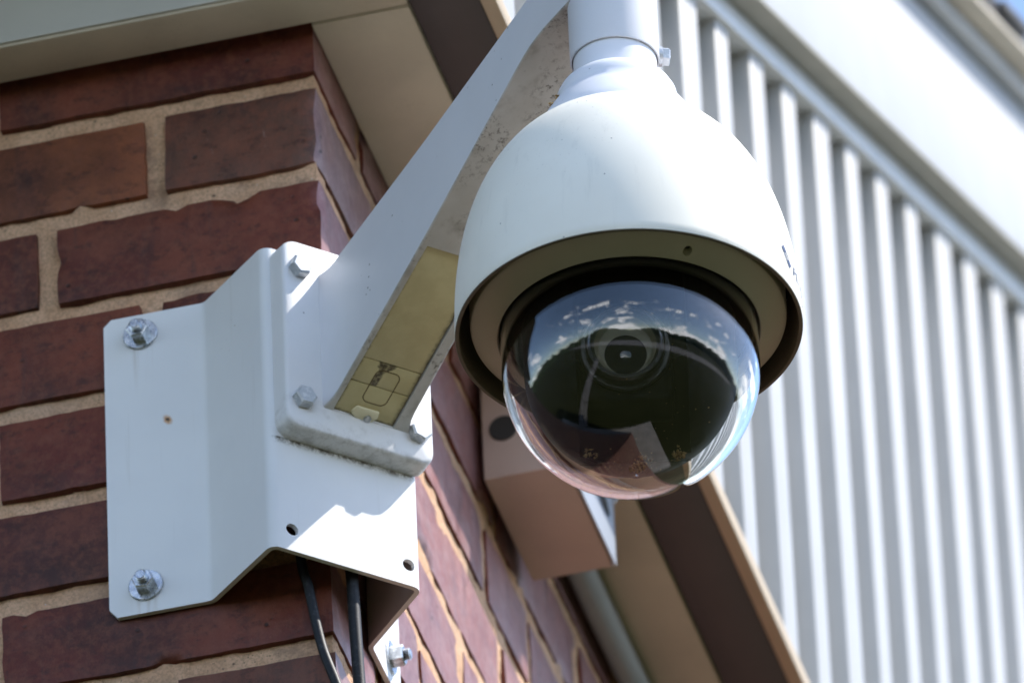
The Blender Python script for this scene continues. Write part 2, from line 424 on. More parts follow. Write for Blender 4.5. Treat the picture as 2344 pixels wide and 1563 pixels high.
def prism(poly, a, b, fn):
    """poly in 2-D, extruded a..b, mapped to 3-D by fn(u, v, t)"""
    n = len(poly)
    V = [fn(u, v, a) for u, v in poly] + [fn(u, v, b) for u, v in poly]
    F = [tuple(range(n - 1, -1, -1)), tuple(range(n, 2 * n))] + [(i, (i + 1) % n, n + (i + 1) % n, n + i) for i in range(n)]
    return V, F

def lathe(prof, seg=96, c=(0, 0, 0), closed=False, cap0=False, cap1=False):
    V, F = [], []
    for r, z in prof:
        for i in range(seg):
            t = 2 * math.pi * i / seg
            V.append((c[0] + r * math.cos(t), c[1] + r * math.sin(t), c[2] + z))
    n = len(prof)
    for j in range(n if closed else n - 1):
        j2 = (j + 1) % n
        for i in range(seg):
            i2 = (i + 1) % seg
            F.append((j * seg + i, j * seg + i2, j2 * seg + i2, j2 * seg + i))
    if cap0: F.append(tuple(range(seg - 1, -1, -1)))
    if cap1: F.append(tuple((n - 1) * seg + i for i in range(seg)))
    return V, F

def frame(origin, zdir, xhint=(0, 0, 1)):
    z = Vector(zdir).normalized(); x = Vector(xhint); x = (x - z * x.dot(z)).normalized(); y = z.cross(x)
    mm = Matrix((x, y, z)).transposed().to_4x4(); mm.translation = Vector(origin); return mm

def tube(pts, r, seg=14):
    pts = [Vector(p) for p in pts]; V, F = [], []
    for i, p in enumerate(pts):
        d = (pts[min(i + 1, len(pts) - 1)] - pts[max(i - 1, 0)]).normalized()
        a = d.cross(Vector((.3, 1, .2))).normalized(); b = d.cross(a)
        for j in range(seg):
            t = 2 * math.pi * j / seg
            V.append(p + (a * math.cos(t) + b * math.sin(t)) * r)
    for i in range(len(pts) - 1):
        for j in range(seg):
            j2 = (j + 1) % seg
            F.append((i * seg + j, i * seg + j2, (i + 1) * seg + j2, (i + 1) * seg + j))
    F += [tuple(range(seg - 1, -1, -1)), tuple((len(pts) - 1) * seg + j for j in range(seg))]
    return V, F

def spline(pts, n=10):
    pts = [Vector(p) for p in pts]; out = []
    P = [pts[0] * 2 - pts[1]] + pts + [pts[-1] * 2 - pts[-2]]
    for i in range(1, len(P) - 2):
        for j in range(n):
            t = j / n
            out.append(.5 * ((2 * P[i]) + (P[i + 1] - P[i - 1]) * t + (2 * P[i - 1] - 5 * P[i] + 4 * P[i + 1] - P[i + 2]) * t * t + (3 * P[i] - P[i - 1] - 3 * P[i + 1] + P[i + 2]) * t ** 3))
    return out + [pts[-1]]

def cut(o, *vfs):
    """boolean-subtract closed shapes given in world coordinates"""
    mw = WORLD[o.name]
    bpy.context.view_layer.update()
    for vf in vfs:
        me = bpy.data.meshes.new('cutter'); me.from_pydata([mw.inverted() @ Vector(v) for v in vf[0]], [], vf[1]); me.update()
        bm = bmesh.new(); bm.from_mesh(me); bmesh.ops.recalc_face_normals(bm, faces=bm.faces); bm.to_mesh(me); bm.free()
        c = bpy.data.objects.new('cutter', me); COL.objects.link(c)
        c.matrix_world = o.matrix_world
        md = o.modifiers.new('b', 'BOOLEAN'); md.operation = 'DIFFERENCE'; md.solver = 'EXACT'; md.object = c
        c.parent = o.parent; c.matrix_local = o.matrix_local.copy() if o.parent else o.matrix_world.copy()
        bpy.context.view_layer.update()
        dg = bpy.context.evaluated_depsgraph_get()
        nm = bpy.data.meshes.new_from_object(o.evaluated_get(dg))
        o.modifiers.remove(md); o.data = nm
        bpy.data.objects.remove(c)
    for pl in o.data.polygons: pl.use_smooth = True
    o.data.set_sharp_from_angle(angle=R(30))

def cyl_between(a, b, r, seg=32):
    return tube([a, b], r, seg)

# ------------------------------------------------------------------ ground and far setting
def sheet(name, x0, x1, y0, y1, z, mat, n=1):
    V = [(x0 + (x1 - x0) * i / n, y0 + (y1 - y0) * j / n, z) for j in range(n + 1) for i in range(n + 1)]
    F = [(j * (n + 1) + i, j * (n + 1) + i + 1, (j + 1) * (n + 1) + i + 1, (j + 1) * (n + 1) + i) for j in range(n) for i in range(n)]
    return tag(mesh(name, (V, F), mat, smooth=0), None, None, kind='structure')
sheet('ground', -600, 600, -600, 600, GZ, M['grass'], 4)
sheet('pavement', -9.0, 1.7, -0.55, 7.55, GZ + .004, M['concrete'])  # wall-foot apron, made wider to bounce light up onto the undersides
sheet('path', -5.2, -4.0, -16.0, -0.55, GZ + .004, M['asphalt'])
rm = Matrix.Translation((14, -24, GZ + .008)) @ Matrix.Rotation(R(40), 4, 'Z')
tag(mesh('road', ([(-140, -6.5, 0), (140, -6.5, 0), (140, 5.5, 0), (-140, 5.5, 0)], [(0, 1, 2, 3)]), M['asphalt'], mw=rm, smooth=0), None, None, kind='structure')
V, F = [], []
NS = 240
for i in range(NS):
    t = 2 * math.pi * i / NS
    rad = 150 + 26 * noise.noise((math.cos(t) * 2, math.sin(t) * 2, 3.1))
    hh = 15 + 9 * noise.noise((math.cos(t) * 2.3, math.sin(t) * 2.3, 0)) + 4.5 * noise.noise((math.cos(t) * 14, math.sin(t) * 14, 5)) + 2.2 * noise.noise((math.cos(t) * 45, math.sin(t) * 45, 9))
    for rr_, zz in ((rad, 0), (rad + 3, hh * .55), (rad + 14, hh), (rad + 60, hh * 1.05)):
        V.append((rr_ * math.cos(t), rr_ * math.sin(t), GZ + zz))
for i in range(NS):
    i2 = (i + 1) % NS
    for j in range(3): F.append((i * 4 + j, i2 * 4 + j, i2 * 4 + j + 1, i * 4 + j + 1))
tag(mesh('wooded_hills', (V, F), M['wood'], recenter=False), None, None, kind='structure')

# ------------------------------------------------------------------ the building
bld = thing('brick_building', 'red brick building corner with beige soffit and white ribbed gable', 'building', (0, 0, GZ))
def grid_face(u0, u1, v0, v1, cell, fn):
    nu = max(1, round((u1 - u0) / cell)); nv = max(1, round((v1 - v0) / cell))
    V = [fn(u0 + (u1 - u0) * i / nu, v0 + (v1 - v0) * j / nv) for j in range(nv + 1) for i in range(nu + 1)]
    F = [(j * (nu + 1) + i, j * (nu + 1) + i + 1, (j + 1) * (nu + 1) + i + 1, (j + 1) * (nu + 1) + i) for j in range(nv) for i in range(nu)]
    return V, F
LX, LY, LZ0, LZ1 = .62, 1.10, -.62, .24
REC = .0042
def mdisp(p):
    return .0014 * noise.noise(p * 34) + .0011 * noise.noise(p * 85) + .0006 * noise.noise(p * 190)
def mA(u, z):
    p = Vector((u, 0, z)); return (u, REC + mdisp(p) if u < -.006 else REC, z)
def mB(u, z):
    p = Vector((9, u, z)); return (-.0022 - (mdisp(p) if u > .006 else 0), u, z)
wall = mesh('mortar_bed', join(grid_face(-LX, -.0022, LZ0, LZ1, .0045, mA), grid_face(REC, LY, LZ0, LZ1, .0055, mB),
            box((-LX, .03, LZ0), (-.05, .1, LZ1)), box((-.1, .05, LZ0), (-.03, LY, LZ1))), M['mortar'], bld, smooth=60)
far = join(box((-7, 0, GZ), (-LX, .3, LZ1)), box((-LX, 0, GZ), (-.3, .3, LZ0)), box((-.3, 0, GZ), (0, 7, LZ0)), box((-.3, LY, LZ0), (0, 7, LZ1)))
mesh('plain_brickwork', far, M['brickwork'], bld, smooth=0)

BR = random.Random(3)
def brick_mesh(lx, ly, lz, seed, cell):
    nx, ny, nz = [max(2, round(l / cell)) for l in (lx, ly, lz)]
    idx, V, F = {}, [], []
    rad = .0017
    hx = (lx / 2, ly / 2, lz / 2)
    def vid(i, j, k_):
        key = (i, j, k_)
        if key in idx: return idx[key]
        p = Vector((-hx[0] + lx * i / nx, -hx[1] + ly * j / ny, -hx[2] + lz * k_ / nz))
        q = Vector((max(-h + rad, min(h - rad, c)) for h, c in zip(hx, p)))
        d = p - q
        if d.length > 1e-9:
            d = d.normalized() * min(d.length, rad)
        r_ = q + d
        s = p * 1.0 + Vector((seed * 3.7, seed * 1.3, seed * 7.1))
        w = Vector((noise.noise(s * 22), noise.noise(s * 28 + Vector((9, 0, 0))), noise.noise(s * 28 + Vector((0, 9, 0)))))
        w2 = Vector((noise.noise(s * 110), noise.noise(s * 110 + Vector((9, 0, 0))), noise.noise(s * 110 + Vector((0, 9, 0)))))
        r_ = r_ + Vector((w[0] * .0008, w[1] * .0005, w[2] * .0007)) + Vector((w2[0] * .0006, w2[1] * .0004, w2[2] * .0007))
        # a chipped arris here and there
        onedge = sum(abs(abs(c) - h) < 1e-6 for h, c in zip(hx, p)) >= 2
        ch = noise.noise(s * 45 + Vector((5, 5, 5)))
        if onedge and ch > .36:
            r_ -= Vector((p.x / hx[0] * (abs(abs(p.x) - hx[0]) < 1e-6), p.y / hx[1] * (abs(abs(p.y) - hx[1]) < 1e-6), p.z / hx[2] * (abs(abs(p.z) - hx[2]) < 1e-6))) * (ch - .36) * .012
        idx[key] = len(V); V.append(r_); return idx[key]
    for i in range(nx):
        for j in range(ny):
            F.append((vid(i, j, 0), vid(i, j + 1, 0), vid(i + 1, j + 1, 0), vid(i + 1, j, 0)))
            F.append((vid(i, j, nz), vid(i + 1, j, nz), vid(i + 1, j + 1, nz), vid(i, j + 1, nz)))
    for i in range(nx):
        for k_ in range(nz):
            F.append((vid(i, 0, k_), vid(i + 1, 0, k_), vid(i + 1, 0, k_ + 1), vid(i, 0, k_ + 1)))
            F.append((vid(i, ny, k_), vid(i, ny, k_ + 1), vid(i + 1, ny, k_ + 1), vid(i + 1, ny, k_)))
    for j in range(ny):
        for k_ in range(nz):
            F.append((vid(0, j, k_), vid(0, j, k_ + 1), vid(0, j + 1, k_ + 1), vid(0, j + 1, k_)))
            F.append((vid(nx, j, k_), vid(nx, j + 1, k_), vid(nx, j + 1, k_ + 1), vid(nx, j, k_ + 1)))
    return V, F
NB = [0]
def brick(x0, x1, y0, y1, zb, tint, cell=.0075):
    NB[0] += 1
    h = .0548 + BR.uniform(-.0008, .0012)
    vf = brick_mesh(x1 - x0, y1 - y0, h, NB[0], cell)
    mw = Matrix.Translation(((x0 + x1) / 2, (y0 + y1) / 2, zb + h / 2)) @ Matrix.Rotation(R(BR.uniform(-.35, .35)), 4, 'Y' if abs(y1 - y0) < .12 else 'X') 
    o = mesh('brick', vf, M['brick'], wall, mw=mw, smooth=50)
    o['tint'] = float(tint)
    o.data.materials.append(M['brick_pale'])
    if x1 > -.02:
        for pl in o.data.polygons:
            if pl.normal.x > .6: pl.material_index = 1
    return o
# course j: lengths along the left wall from the corner, lengths along the right wall from the corner, tints
SL, HD, TQ, GAP = .1935, .0945, .1625, .0115
A_len = {0: [.1965, SL, SL, SL], 1: [HD, SL, SL, SL], 2: [TQ, SL, SL, SL], 3: [.0985, SL, SL, SL], 4: [.2, SL, SL], 5: [HD, SL, SL, SL], 6: [.2, SL, SL], 7: [HD, SL, SL, SL], 8: [.197, SL, SL], 9: [HD, SL, SL, SL]}
A_tint = {0: [.35, .3, .5], 1: [0.02, .97, .2], 2: [.30, .28, .6], 3: [.27, .62, .5], 4: [.5, .55, .4], 5: [.4, .22, .3], 6: [.48, .4, .5], 7: [.0, .5, .6], 8: [.4, .5, .3], 9: [.6, .3, .5]}
B_len = {j: ([HD, SL, SL, SL, SL, SL] if j % 2 == 0 else [SL] * 6) for j in range(10)}
B_len[2] = [TQ, SL, HD, SL, SL, SL, SL]
for j in range(10):
    zb = .0690 - .0676 * j
    a0, b0 = A_len[j][0], B_len[j][0]
    jit = lambda: BR.uniform(-.0006, .0010)
    # corner brick: header one way, stretcher the other
    if a0 >= b0: brick(-a0, jit() * .6 + .0005, -jit() * .6 - .0005, b0, zb, A_tint[j][0])
    else: brick(-a0, jit() * .6 + .0005, -jit() * .6 - .0005, b0, zb, A_tint[j][0])
    x = -a0
    for i, l in enumerate(A_len[j][1:]):
        x1 = x - GAP + BR.uniform(-.001, .001); x0 = x1 - l
        if x1 < -.6: break
        t = A_tint[j][i + 1] if i + 1 < len(A_tint[j]) else BR.random()
        brick(x0, x1, -jit(), .09, zb, t, .0085 if i == 0 else .012); x = x0
    y = b0
    for i, l in enumerate(B_len[j][1:]):
        y0 = y + GAP + BR.uniform(-.001, .001); y1 = y0 + l
        if y0 > 1.05: break
        brick(-.09, jit(), y0, min(y1, 1.098), zb, BR.uniform(.25, .75), .010); y = y1

# eave trim: frieze on the left wall, boarded soffit on the right wall
SZ = .0985
part = lambda name, lo, hi, mt, bv=.0012: mesh(name, box(lo, hi), M[mt], bld, bevel=bv, smooth=30)
part('frieze_board', (-7, -.0422, SZ), (.0612, -.0082, SZ + .020), 'beige')
part('fascia_board', (-7, -.0440, SZ + .002), (.112, -.0424, SZ + .25), 'fascia', .0004)
part('soffit_board', (.0008, -.0072, SZ - .0012), (.0612, 7, SZ + .018), 'beige')
part('soffit_backing', (-.2, .001, SZ + .0192), (.0612, 7, SZ + .03), 'brown', 0)
part('brown_soffit_strip', (.0622, -.042, SZ + .0005), (.1028, 7, SZ + .020), 'brown')
part('drip_edge', (.1032, -.042, SZ - .001), (.1125, 7, SZ + .012), 'tan', .0008)

# gable: ribbed siding behind the drip edge, rake trim, rake fascia and roof edge
RK = .461
def zt(y): return .251 + RK * y
gp = [(-.04, SZ + .021), (6.0, SZ + .021), (6.0, zt(0) + .03), (3.0, zt(3.0) + .03), (-.04, zt(-.04) + .03)]
sid = mesh('gable_siding', prism(gp, .064, .0775, lambda u, v, t: (t, u, v)), M['siding'], bld, smooth=0)
RW = random.Random(11)
for i in range(28):
    y0 = -.035 + i * .1010 + RW.uniform(-.003, .003)
    wd = .038 + (.010 if i % 4 == 2 else 0) + RW.uniform(-.002, .002)
    # trapezoid rib in plan, cut along the rake
    pl = [(.0770, y0 - .002), (.0990, y0), (.0990, y0 + wd), (.0770, y0 + wd + .002)]
    V = [(x_, y_, SZ + .021) for x_, y_ in pl] + [(x_, y_, zt(y_) + .018) for x_, y_ in pl]
    F = [(0, 1, 2, 3), (7, 6, 5, 4)] + [(a, (a + 1) % 4, 4 + (a + 1) % 4, 4 + a) for a in range(4)]
    mesh('siding_rib', (V, F), M['siding'], sid, bevel=.0016, smooth=40)
def rake(name, x0, x1, d0, d1, y0, y1, mt, bv=.0015):
    poly = [(y0, zt(y0) + d0), (y1, zt(y1) + d0), (y1, zt(y1) + d1), (y0, zt(y0) + d1)]
    return mesh(name, prism(poly, x0, x1, lambda u, v, t: (t, u, v)), M[mt], bld, bevel=bv)
def rakepoly(name, sec, y0, y1, mt, bv=.0012):
    n = len(sec)
    V = [(x_, y0, zt(y0) + d_) for x_, d_ in sec] + [(x_, y1, zt(y1) + d_) for x_, d_ in sec]
    F = [tuple(range(n - 1, -1, -1)), tuple(range(n, 2 * n))] + [(i, (i + 1) % n, n + (i + 1) % n, n + i) for i in range(n)]
    return mesh(name, (V, F), M[mt], bld, bevel=bv)
rake('rake_trim', .0800, .1040, .0140, .0335, -.05, 3.0, 'rake_brightened')
rake('rake_underside', .0800, .1222, .0340, .0360, -.05, 3.0, 'taupe', 0)
rake('rake_fascia', .1000, .1225, .0362, .1770, -.05, 3.0, 'rake')
rake('rake_crown', .0900, .1335, .1815, .1915, -.05, 3.0, 'rake', .001)
rake('rake_soffit', .0800, .1515, .1920, .1975, -.05, 3.0, 'beige', .001)
rake('roof_slab', -6.5, .1510, .1980, .2030, -.46, 3.0, 'roof')  # overhang past the left wall is out of view, extended to shade it
rake('unseen_eave_soffit', -6.5, .0790, .1850, .1975, -.44, -.0450, 'fascia', .001)  # out-of-view eave board, added to keep sky light off the left wall
for i in range(30):
    y0 = -.46 + i * .098
    o = rake('roof_tile', .06, .1520 + (.008 if i % 2 else 0) + RW.uniform(-.003, .003), .2035, .2145 + RW.uniform(-.002, .002), y0, y0 + .095, 'roof', .003)

# ------------------------------------------------------------------ corner bracket
brk = thing('corner_bracket', 'white sheet-metal corner bracket bolted round the brick corner', 'bracket', W(.018, 0, -.302), rz=R(45))
plan = [(-.1330, -.0046), (-.0712, -.0046), (-.0226, -.0482), (.0482, .0226), (.0046, .0712), (.0046, .1330)]
def round_path(pts, rad, n=6):
    P = [Vector(p).to_3d() for p in pts]; out = [P[0]]
    for i in range(1, len(P) - 1):
        a, b, c = P[i - 1], P[i], P[i + 1]
        u, v = (a - b).normalized(), (c - b).normalized()
        ang = u.angle(v); d = rad / math.tan(ang / 2)
        s, e = b + u * d, b + v * d
        ctr = b + (u + v).normalized() * (rad / math.sin(ang / 2))
        a0, a1 = s - ctr, e - ctr; tot = a0.angle(a1); ax = a0.cross(a1).normalized()
        for q in range(n + 1): out.append(ctr + Matrix.Rotation(tot * q / n, 3, ax) @ a0)
    return out + [P[-1]]
# rounded outer path, with an extra column close to each end for the clipped corners
rp = round_path(plan, .0065)
rp = [rp[0], rp[0] + Vector((.0048, 0, 0))] + rp[1:-1] + [rp[-1] - Vector((0, .0048, 0)), rp[-1]]
TH = .0031
cols_ = []
for i, p in enumerate(rp):
    d = (rp[min(i + 1, len(rp) - 1)] - rp[max(i - 1, 0)]).normalized()
    inn = Vector((-d.y, d.x, 0))                      # towards the wall
    t_, b_ = -.0888, -.3020
    if i in (0, len(rp) - 1): t_ -= .0048; b_ += .0062
    cols_.append((p, p + inn * TH, t_, b_))
V, F = [], []
for p, q, t_, b_ in cols_:
    V += [(p.x, p.y, b_), (p.x, p.y, t_), (q.x, q.y, t_), (q.x, q.y, b_)]
for i in range(len(cols_) - 1):
    for a in range(4):
        F.append((i * 4 + a, i * 4 + (a + 1) % 4, (i + 1) * 4 + (a + 1) % 4, (i + 1) * 4 + a))
F += [(3, 2, 1, 0), tuple((len(cols_) - 1) * 4 + a for a in range(4))]
sh = mesh('folded_sheet', (V, F), M['sheet'], brk, smooth=35)
cut(sh, cyl_between(W(.008, -.0361, -.2871), W(.03, -.0361, -.2871), .0040), cyl_between(W(.008, .0412, -.2877), W(.03, .0412, -.2877), .0040))

def hexprism(af, h0, h1, ch=.0006):
    rv = af / math.sqrt(3)
    V, F = [], []
    for r_, z in ((rv, h0), (rv, h1 - ch), (rv - ch * 1.4, h1)):
        V += [(r_ * math.cos(R(60 * i + 12)), r_ * math.sin(R(60 * i + 12)), z) for i in range(6)]
    for j in range(2):
        for i in range(6): F.append((j * 6 + i, j * 6 + (i + 1) % 6, (j + 1) * 6 + (i + 1) % 6, (j + 1) * 6 + i))
    F += [(5, 4, 3, 2, 1, 0), tuple(range(12, 18))]
    return V, F
# wall anchor: washer, nut, stud (made once, copied)
def proto(name, vf, mat, smooth=30):
    me = bpy.data.meshes.new(name); me.from_pydata(vf[0], [], vf[1]); me.update()
    bm = bmesh.new(); bm.from_mesh(me); bmesh.ops.recalc_face_normals(bm, faces=bm.faces); bm.to_mesh(me); bm.free()
    for pl in me.polygons: pl.use_smooth = True
    me.set_sharp_from_angle(angle=R(smooth)); me.materials.append(mat); return me
def inst(name, me, parent, mw):
    o = bpy.data.objects.new(name, me); COL.objects.link(o); attach(o, parent, mw); return o
washer_me = proto('washer', lathe([(.0105, 0), (.0105, .0011), (.0101, .0015), (.0042, .0015), (.0042, 0)], 48, closed=True), M['steel'])
nut_me = proto('nut', hexprism(.0118, .0015, .0088), M['steel'])
stud = [(.0036, 0)]
for i in range(8): stud += [(.0036, .0086 + i * .0005), (.0031, .0088 + i * .0005)]
stud_me = proto('stud', lathe(stud + [(.0028, .0128), (.0001, .0128)], 24, cap0=True), M['steel'])
for pos, ax in (((-.1105, -.0046, -.1035), (0, -1, 0)), ((-.1105, -.0046, -.2832), (0, -1, 0)), ((.0046, .1105, -.1035), (1, 0, 0)), ((.0046, .1105, -.2832), (1, 0, 0))):
    fr = frame(pos, ax)
    st = inst('anchor_stud', stud_me, brk, fr)
    inst('washer', washer_me, st, fr)
    inst('nut', nut_me, st, fr @ Matrix.Rotation(random.uniform(0, 1), 4, 'Z'))

# ------------------------------------------------------------------ wall-mount arm
arm = thing('mounting_arm', 'white box-section arm with yellowed cable cover bolted to the corner bracket', 'mounting arm', W(.018, .005, -.222), rz=R(45))
# base plate with drafted, rounded rim
def rrect(h0, h1, z0, z1, r_, n=6):
    out = []
    for cx_, cz_, a0 in ((h1 - r_, z1 - r_, 0), (h0 + r_, z1 - r_, 90), (h0 + r_, z0 + r_, 180), (h1 - r_, z0 + r_, 270)):
        for i in range(n + 1):
            a = R(a0 + 90 * i / n); out.append((cx_ + r_ * math.cos(a), cz_ + r_ * math.sin(a)))
    return out
V, F = [], []
lay = [(.0181, 0, .0095), (.0295, .0006, .0095), (.0312, .0013, .0090), (.0320, .0026, .0080)]
for n_, ins, r_ in lay:
    V += [W(n_, h, z) for h, z in rrect(-.0455 + ins, .0540 - ins, -.2235 + ins, -.0885 - ins, r_)]
K = len(rrect(0, 1, 0, 1, .1))
for j in range(len(lay) - 1):
    for i in range(K): F.append((j * K + i, j * K + (i + 1) % K, (j + 1) * K + (i + 1) % K, (j + 1) * K + i))
F += [tuple(range(K - 1, -1, -1)), tuple((len(lay) - 1) * K + i for i in range(K))]
mesh('base_plate', (V, F), M['plate'], arm, smooth=40)
# arm: loft of rounded rectangles
def botz(n):
    if n < .262: return -.2045 + (n - .032) * .397
    a = min(1, (n - .262) / .036)
    return -.2045 + .230 * .397 + .036 * .397 * (a - a * a / 2)
def topz(n): return -.1085 + min(n - .032, .262) * .145
def halfr(n):
    e = max(0, 1 - (n - .032) / .013)
    hl = -.0180 - .0020 * min(1, max(0, (n - .15) / .13)) - .0030 * e * e; hr = .0340 - .0050 * (n - .032) / .30 + .0030 * e * e
    return hl, hr
ns = [.030, .032, .034, .0365, .040, .045] + [.055 + .02 * i for i in range(11)] + [.262, .270, .278, .286, .294, .302, .31, .318, .326, .330]
V, F = [], []
for n_ in ns:
    hl, hr = halfr(n_)
    V += [W(n_, h, z) for h, z in rrect(hl, hr, botz(n_), topz(n_), .0016, 3)]
K = len(rrect(0, 1, 0, 1, .1, 3))
for j in range(len(ns) - 1):
    for i in range(K): F.append((j * K + i, j * K + (i + 1) % K, (j + 1) * K + (i + 1) % K, (j + 1) * K + i))
F += [tuple(range(K - 1, -1, -1)), tuple((len(ns) - 1) * K + i for i in range(K))]
ab = mesh('arm_body', (V, F), M['arm'], arm, smooth=38)
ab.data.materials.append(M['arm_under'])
# channel for the cover, sunk into the underside
dv = (NV * .397 * 0 + NV + Vector((0, 0, .397))).normalized()
nv = (NV * -.397 + Vector((0, 0, 1))).normalized()
U0 = W(.032, 0, -.2045)
def US(s, h, d): return U0 + dv * s + HV * h + nv * d
cb = []
cut(ab, ([US(s, h, d) for d in (-.01, .0032) for s, h in ((.0002, -.0145), (.0002, .0260), (.1214, .0258), (.1214, -.0135))],
         [(0, 1, 2, 3), (7, 6, 5, 4), (0, 4, 5, 1), (1, 5, 6, 2), (2, 6, 7, 3), (3, 7, 4, 0)]))
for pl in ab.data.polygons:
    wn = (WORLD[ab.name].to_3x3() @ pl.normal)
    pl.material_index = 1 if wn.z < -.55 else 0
cmw = Matrix((HV, dv, nv)).transposed().to_4x4(); cmw.translation = US(0, 0, .0012)
def plate2(h0, h1, s0, s1, h0b, h1b, z0=0, z1=.0018):
    return ([(h0, s0, z0), (h1, s0, z0), (h1b, s1, z0), (h0b, s1, z0), (h0, s0, z1), (h1, s0, z1), (h1b, s1, z1), (h0b, s1, z1)],
            [(0, 3, 2, 1), (4, 5, 6, 7), (0, 1, 5, 4), (1, 2, 6, 5), (2, 3, 7, 6), (3, 0, 4, 7)])
cov = mesh('cable_cover', plate2(-.0139, .0254, .0394, .1208, -.0129, .0252), M['cover'], arm, mw=cmw.copy(), bevel=.0003, smooth=30)
mesh('cover_panel', plate2(-.0140, .0255, .0228, .0389, -.0140, .0255), M['cover'], cov, mw=cmw.copy(), bevel=.0003, smooth=30)
mesh('cover_panel', plate2(-.0141, .0256, .0006, .0223, -.0141, .0256), M['cover'], cov, mw=cmw.copy(), bevel=.0003, smooth=30)
mesh('cover_floor', plate2(-.0142, .0256, .0006, .121, -.0134, .0256, .0018, .00195), M['groove'], cov, mw=cmw.copy(), smooth=0)
rr2 = rrect(-.0012, .0145, .0112, .0342, .0040, 6)
ring_pts = [Vector((x_, y_, -.00005)) for x_, y_ in rr2]; ring_pts.append(ring_pts[0]); ring_pts.append(ring_pts[1])
mesh('knockout_outline', tube(ring_pts, .00033, 6), M['groove'], cov, mw=cmw.copy())
# clip with its screw, over the end of the cover
V, F = prism([(-.0015, .0074), (.0132, .0074), (.0138, .0030), (.0108, -.0012), (.0020, -.0012), (-.0032, .0020), (-.0034, .0042)], -.0016, .0006, lambda u, v, t: (u, v, t))
clip = mesh('cover_clip', (V, F), M['clip'], arm, mw=cmw.copy(), bevel=.0007, smooth=35)
scr = lathe([(.0001, -.0013), (.0016, -.0012), (.0024, -.0006), (.0024, .0016)], 24, cap1=True)
sc = mesh('clip_screw', scr, M['steel'], clip, mw=cmw @ Matrix.Translation((.0078, .0014, -.0016)))
# hexagon bolts at the four corners of the plate
head_me = proto('hex_bolt', hexprism(.0122, 0, .0060, .0009), M['bolt'])
wsh_me = proto('bolt_washer', lathe([(.0078, 0), (.0078, .0010), (.003, .0010), (.003, 0)], 36, closed=True), M['bolt'])
for h, z in ((-.0343, -.1090), (-.0343, -.2030), (.0425, -.2030), (.0425, -.1090)):
    fr = frame(W(.0320, h, z), NV)
    hb = inst('hex_bolt', head_me, arm, fr @ Matrix.Rotation(random.uniform(0, 1), 4, 'Z'))
# pipe socket
AX = W(.328, .0057, 0)
mesh('pipe_socket', lathe([(.0255, -.070), (.0255, -.1434), (.0252, -.1444), (.0245, -.1446), (.0243, -.1438), (.0243, -.0705)], 96, AX, closed=True), M['arm'], arm, smooth=40)
# set screw on the socket, pointing out to the right
sd = Vector((.972, .235, 0)).normalized() * math.cos(R(9)) + Vector((-.235, .972, 0)).normalized() * math.sin(R(9))
p0 = AX + sd * .0253 + Vector((0, 0, -.1385))
mesh('set_screw', hexprism(.0098, .0020, .0062), M['bolt'], arm, mw=frame(p0, sd))
mesh('set_screw_washer', lathe([(.0058, -.0010), (.0058, .0018), (.0046, .0022), (.001, .0022)], 32, cap0=True, cap1=True), M['bolt'], arm, mw=frame(p0, sd))

# ------------------------------------------------------------------ dome camera
dome = thing('dome_camera', 'white pendant dome security camera with clear bubble hanging from the arm', 'security camera', AX + Vector((0, 0, -.4317)))
CZ = -.3330
prof = []
HH, PP, QQ = .1428, 2.25, 2.55
for i in range(41):
    t = i / 40
    z = HH * math.sin(t * math.pi / 2)
    rho = .0974 * (1 - (z / HH) ** PP) ** (1 / QQ) if z < HH else 0
    if rho < .0465: break
    prof.append((rho, CZ + z))
inner = [(max(r_ - .0024, .01), z - (.0015 if i > 8 else 0)) for i, (r_, z) in enumerate(prof)]
prof2 = [(prof[0][0] - .0003, CZ - .0004)] + prof + [(prof[-1][0] - .0012, prof[-1][1] + .0006)]
inner[0] = (inner[0][0], CZ)
inner = [(inner[0][0] + .0003, CZ - .0004)] + inner
shr = mesh('sun_shroud', lathe(prof2 + inner[::-1], 192, AX, closed=True), M['shroud'], dome, smooth=50)
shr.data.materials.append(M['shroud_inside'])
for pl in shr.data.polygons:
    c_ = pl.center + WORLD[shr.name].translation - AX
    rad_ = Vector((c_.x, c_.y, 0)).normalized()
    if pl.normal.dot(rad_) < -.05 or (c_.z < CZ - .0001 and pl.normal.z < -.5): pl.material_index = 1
cap_prof = [(.0238, -.100), (.0238, -.1605), (.0243, -.1610), (.0265, -.1614), (.0295, -.1630), (.0322, -.1657), (.0340, -.1692), (.0347, -.1730), (.0351, -.1768), (.0385, -.1815), (.0425, -.1880), (.0462, -.1950), (.0485, -.2005), (.0495, -.2080)]
mesh('cap', lathe(cap_prof[2:], 128, AX), M['cap'], dome, smooth=40)
mesh('neck', lathe(cap_prof[:3], 96, AX, cap0=True), M['cap'], dome, smooth=40)
rg = mesh('trim_ring', lathe([(.0887, -.300), (.0887, -.3248), (.0882, -.3266), (.0868, -.3278), (.0853, -.3282), (.0752, -.3346), (.0738, -.3348), (.0731, -.3340), (.0728, -.320), (.0728, -.300)], 192, AX, closed=True), M['ring'], dome, smooth=35)
hp = AX + Vector((.0498, -.0622, 0))
cut(rg, cyl_between(hp + Vector((0, 0, -.34)), hp + Vector((0, 0, -.322)), .0026, 24))
mesh('ring_screw', lathe([(.0001, -.3285), (.0022, -.3285), (.0024, -.3275), (.0024, -.324)], 20, hp, cap1=True), M['hole'], rg)
mesh('housing_plate', lathe([(.0001, -.299), (.0930, -.299), (.0930, -.295), (.0001, -.295)], 96, AX), M['black'], dome)
SC = AX + Vector((0, 0, -.3595))
RO, RI = .0722, .0697
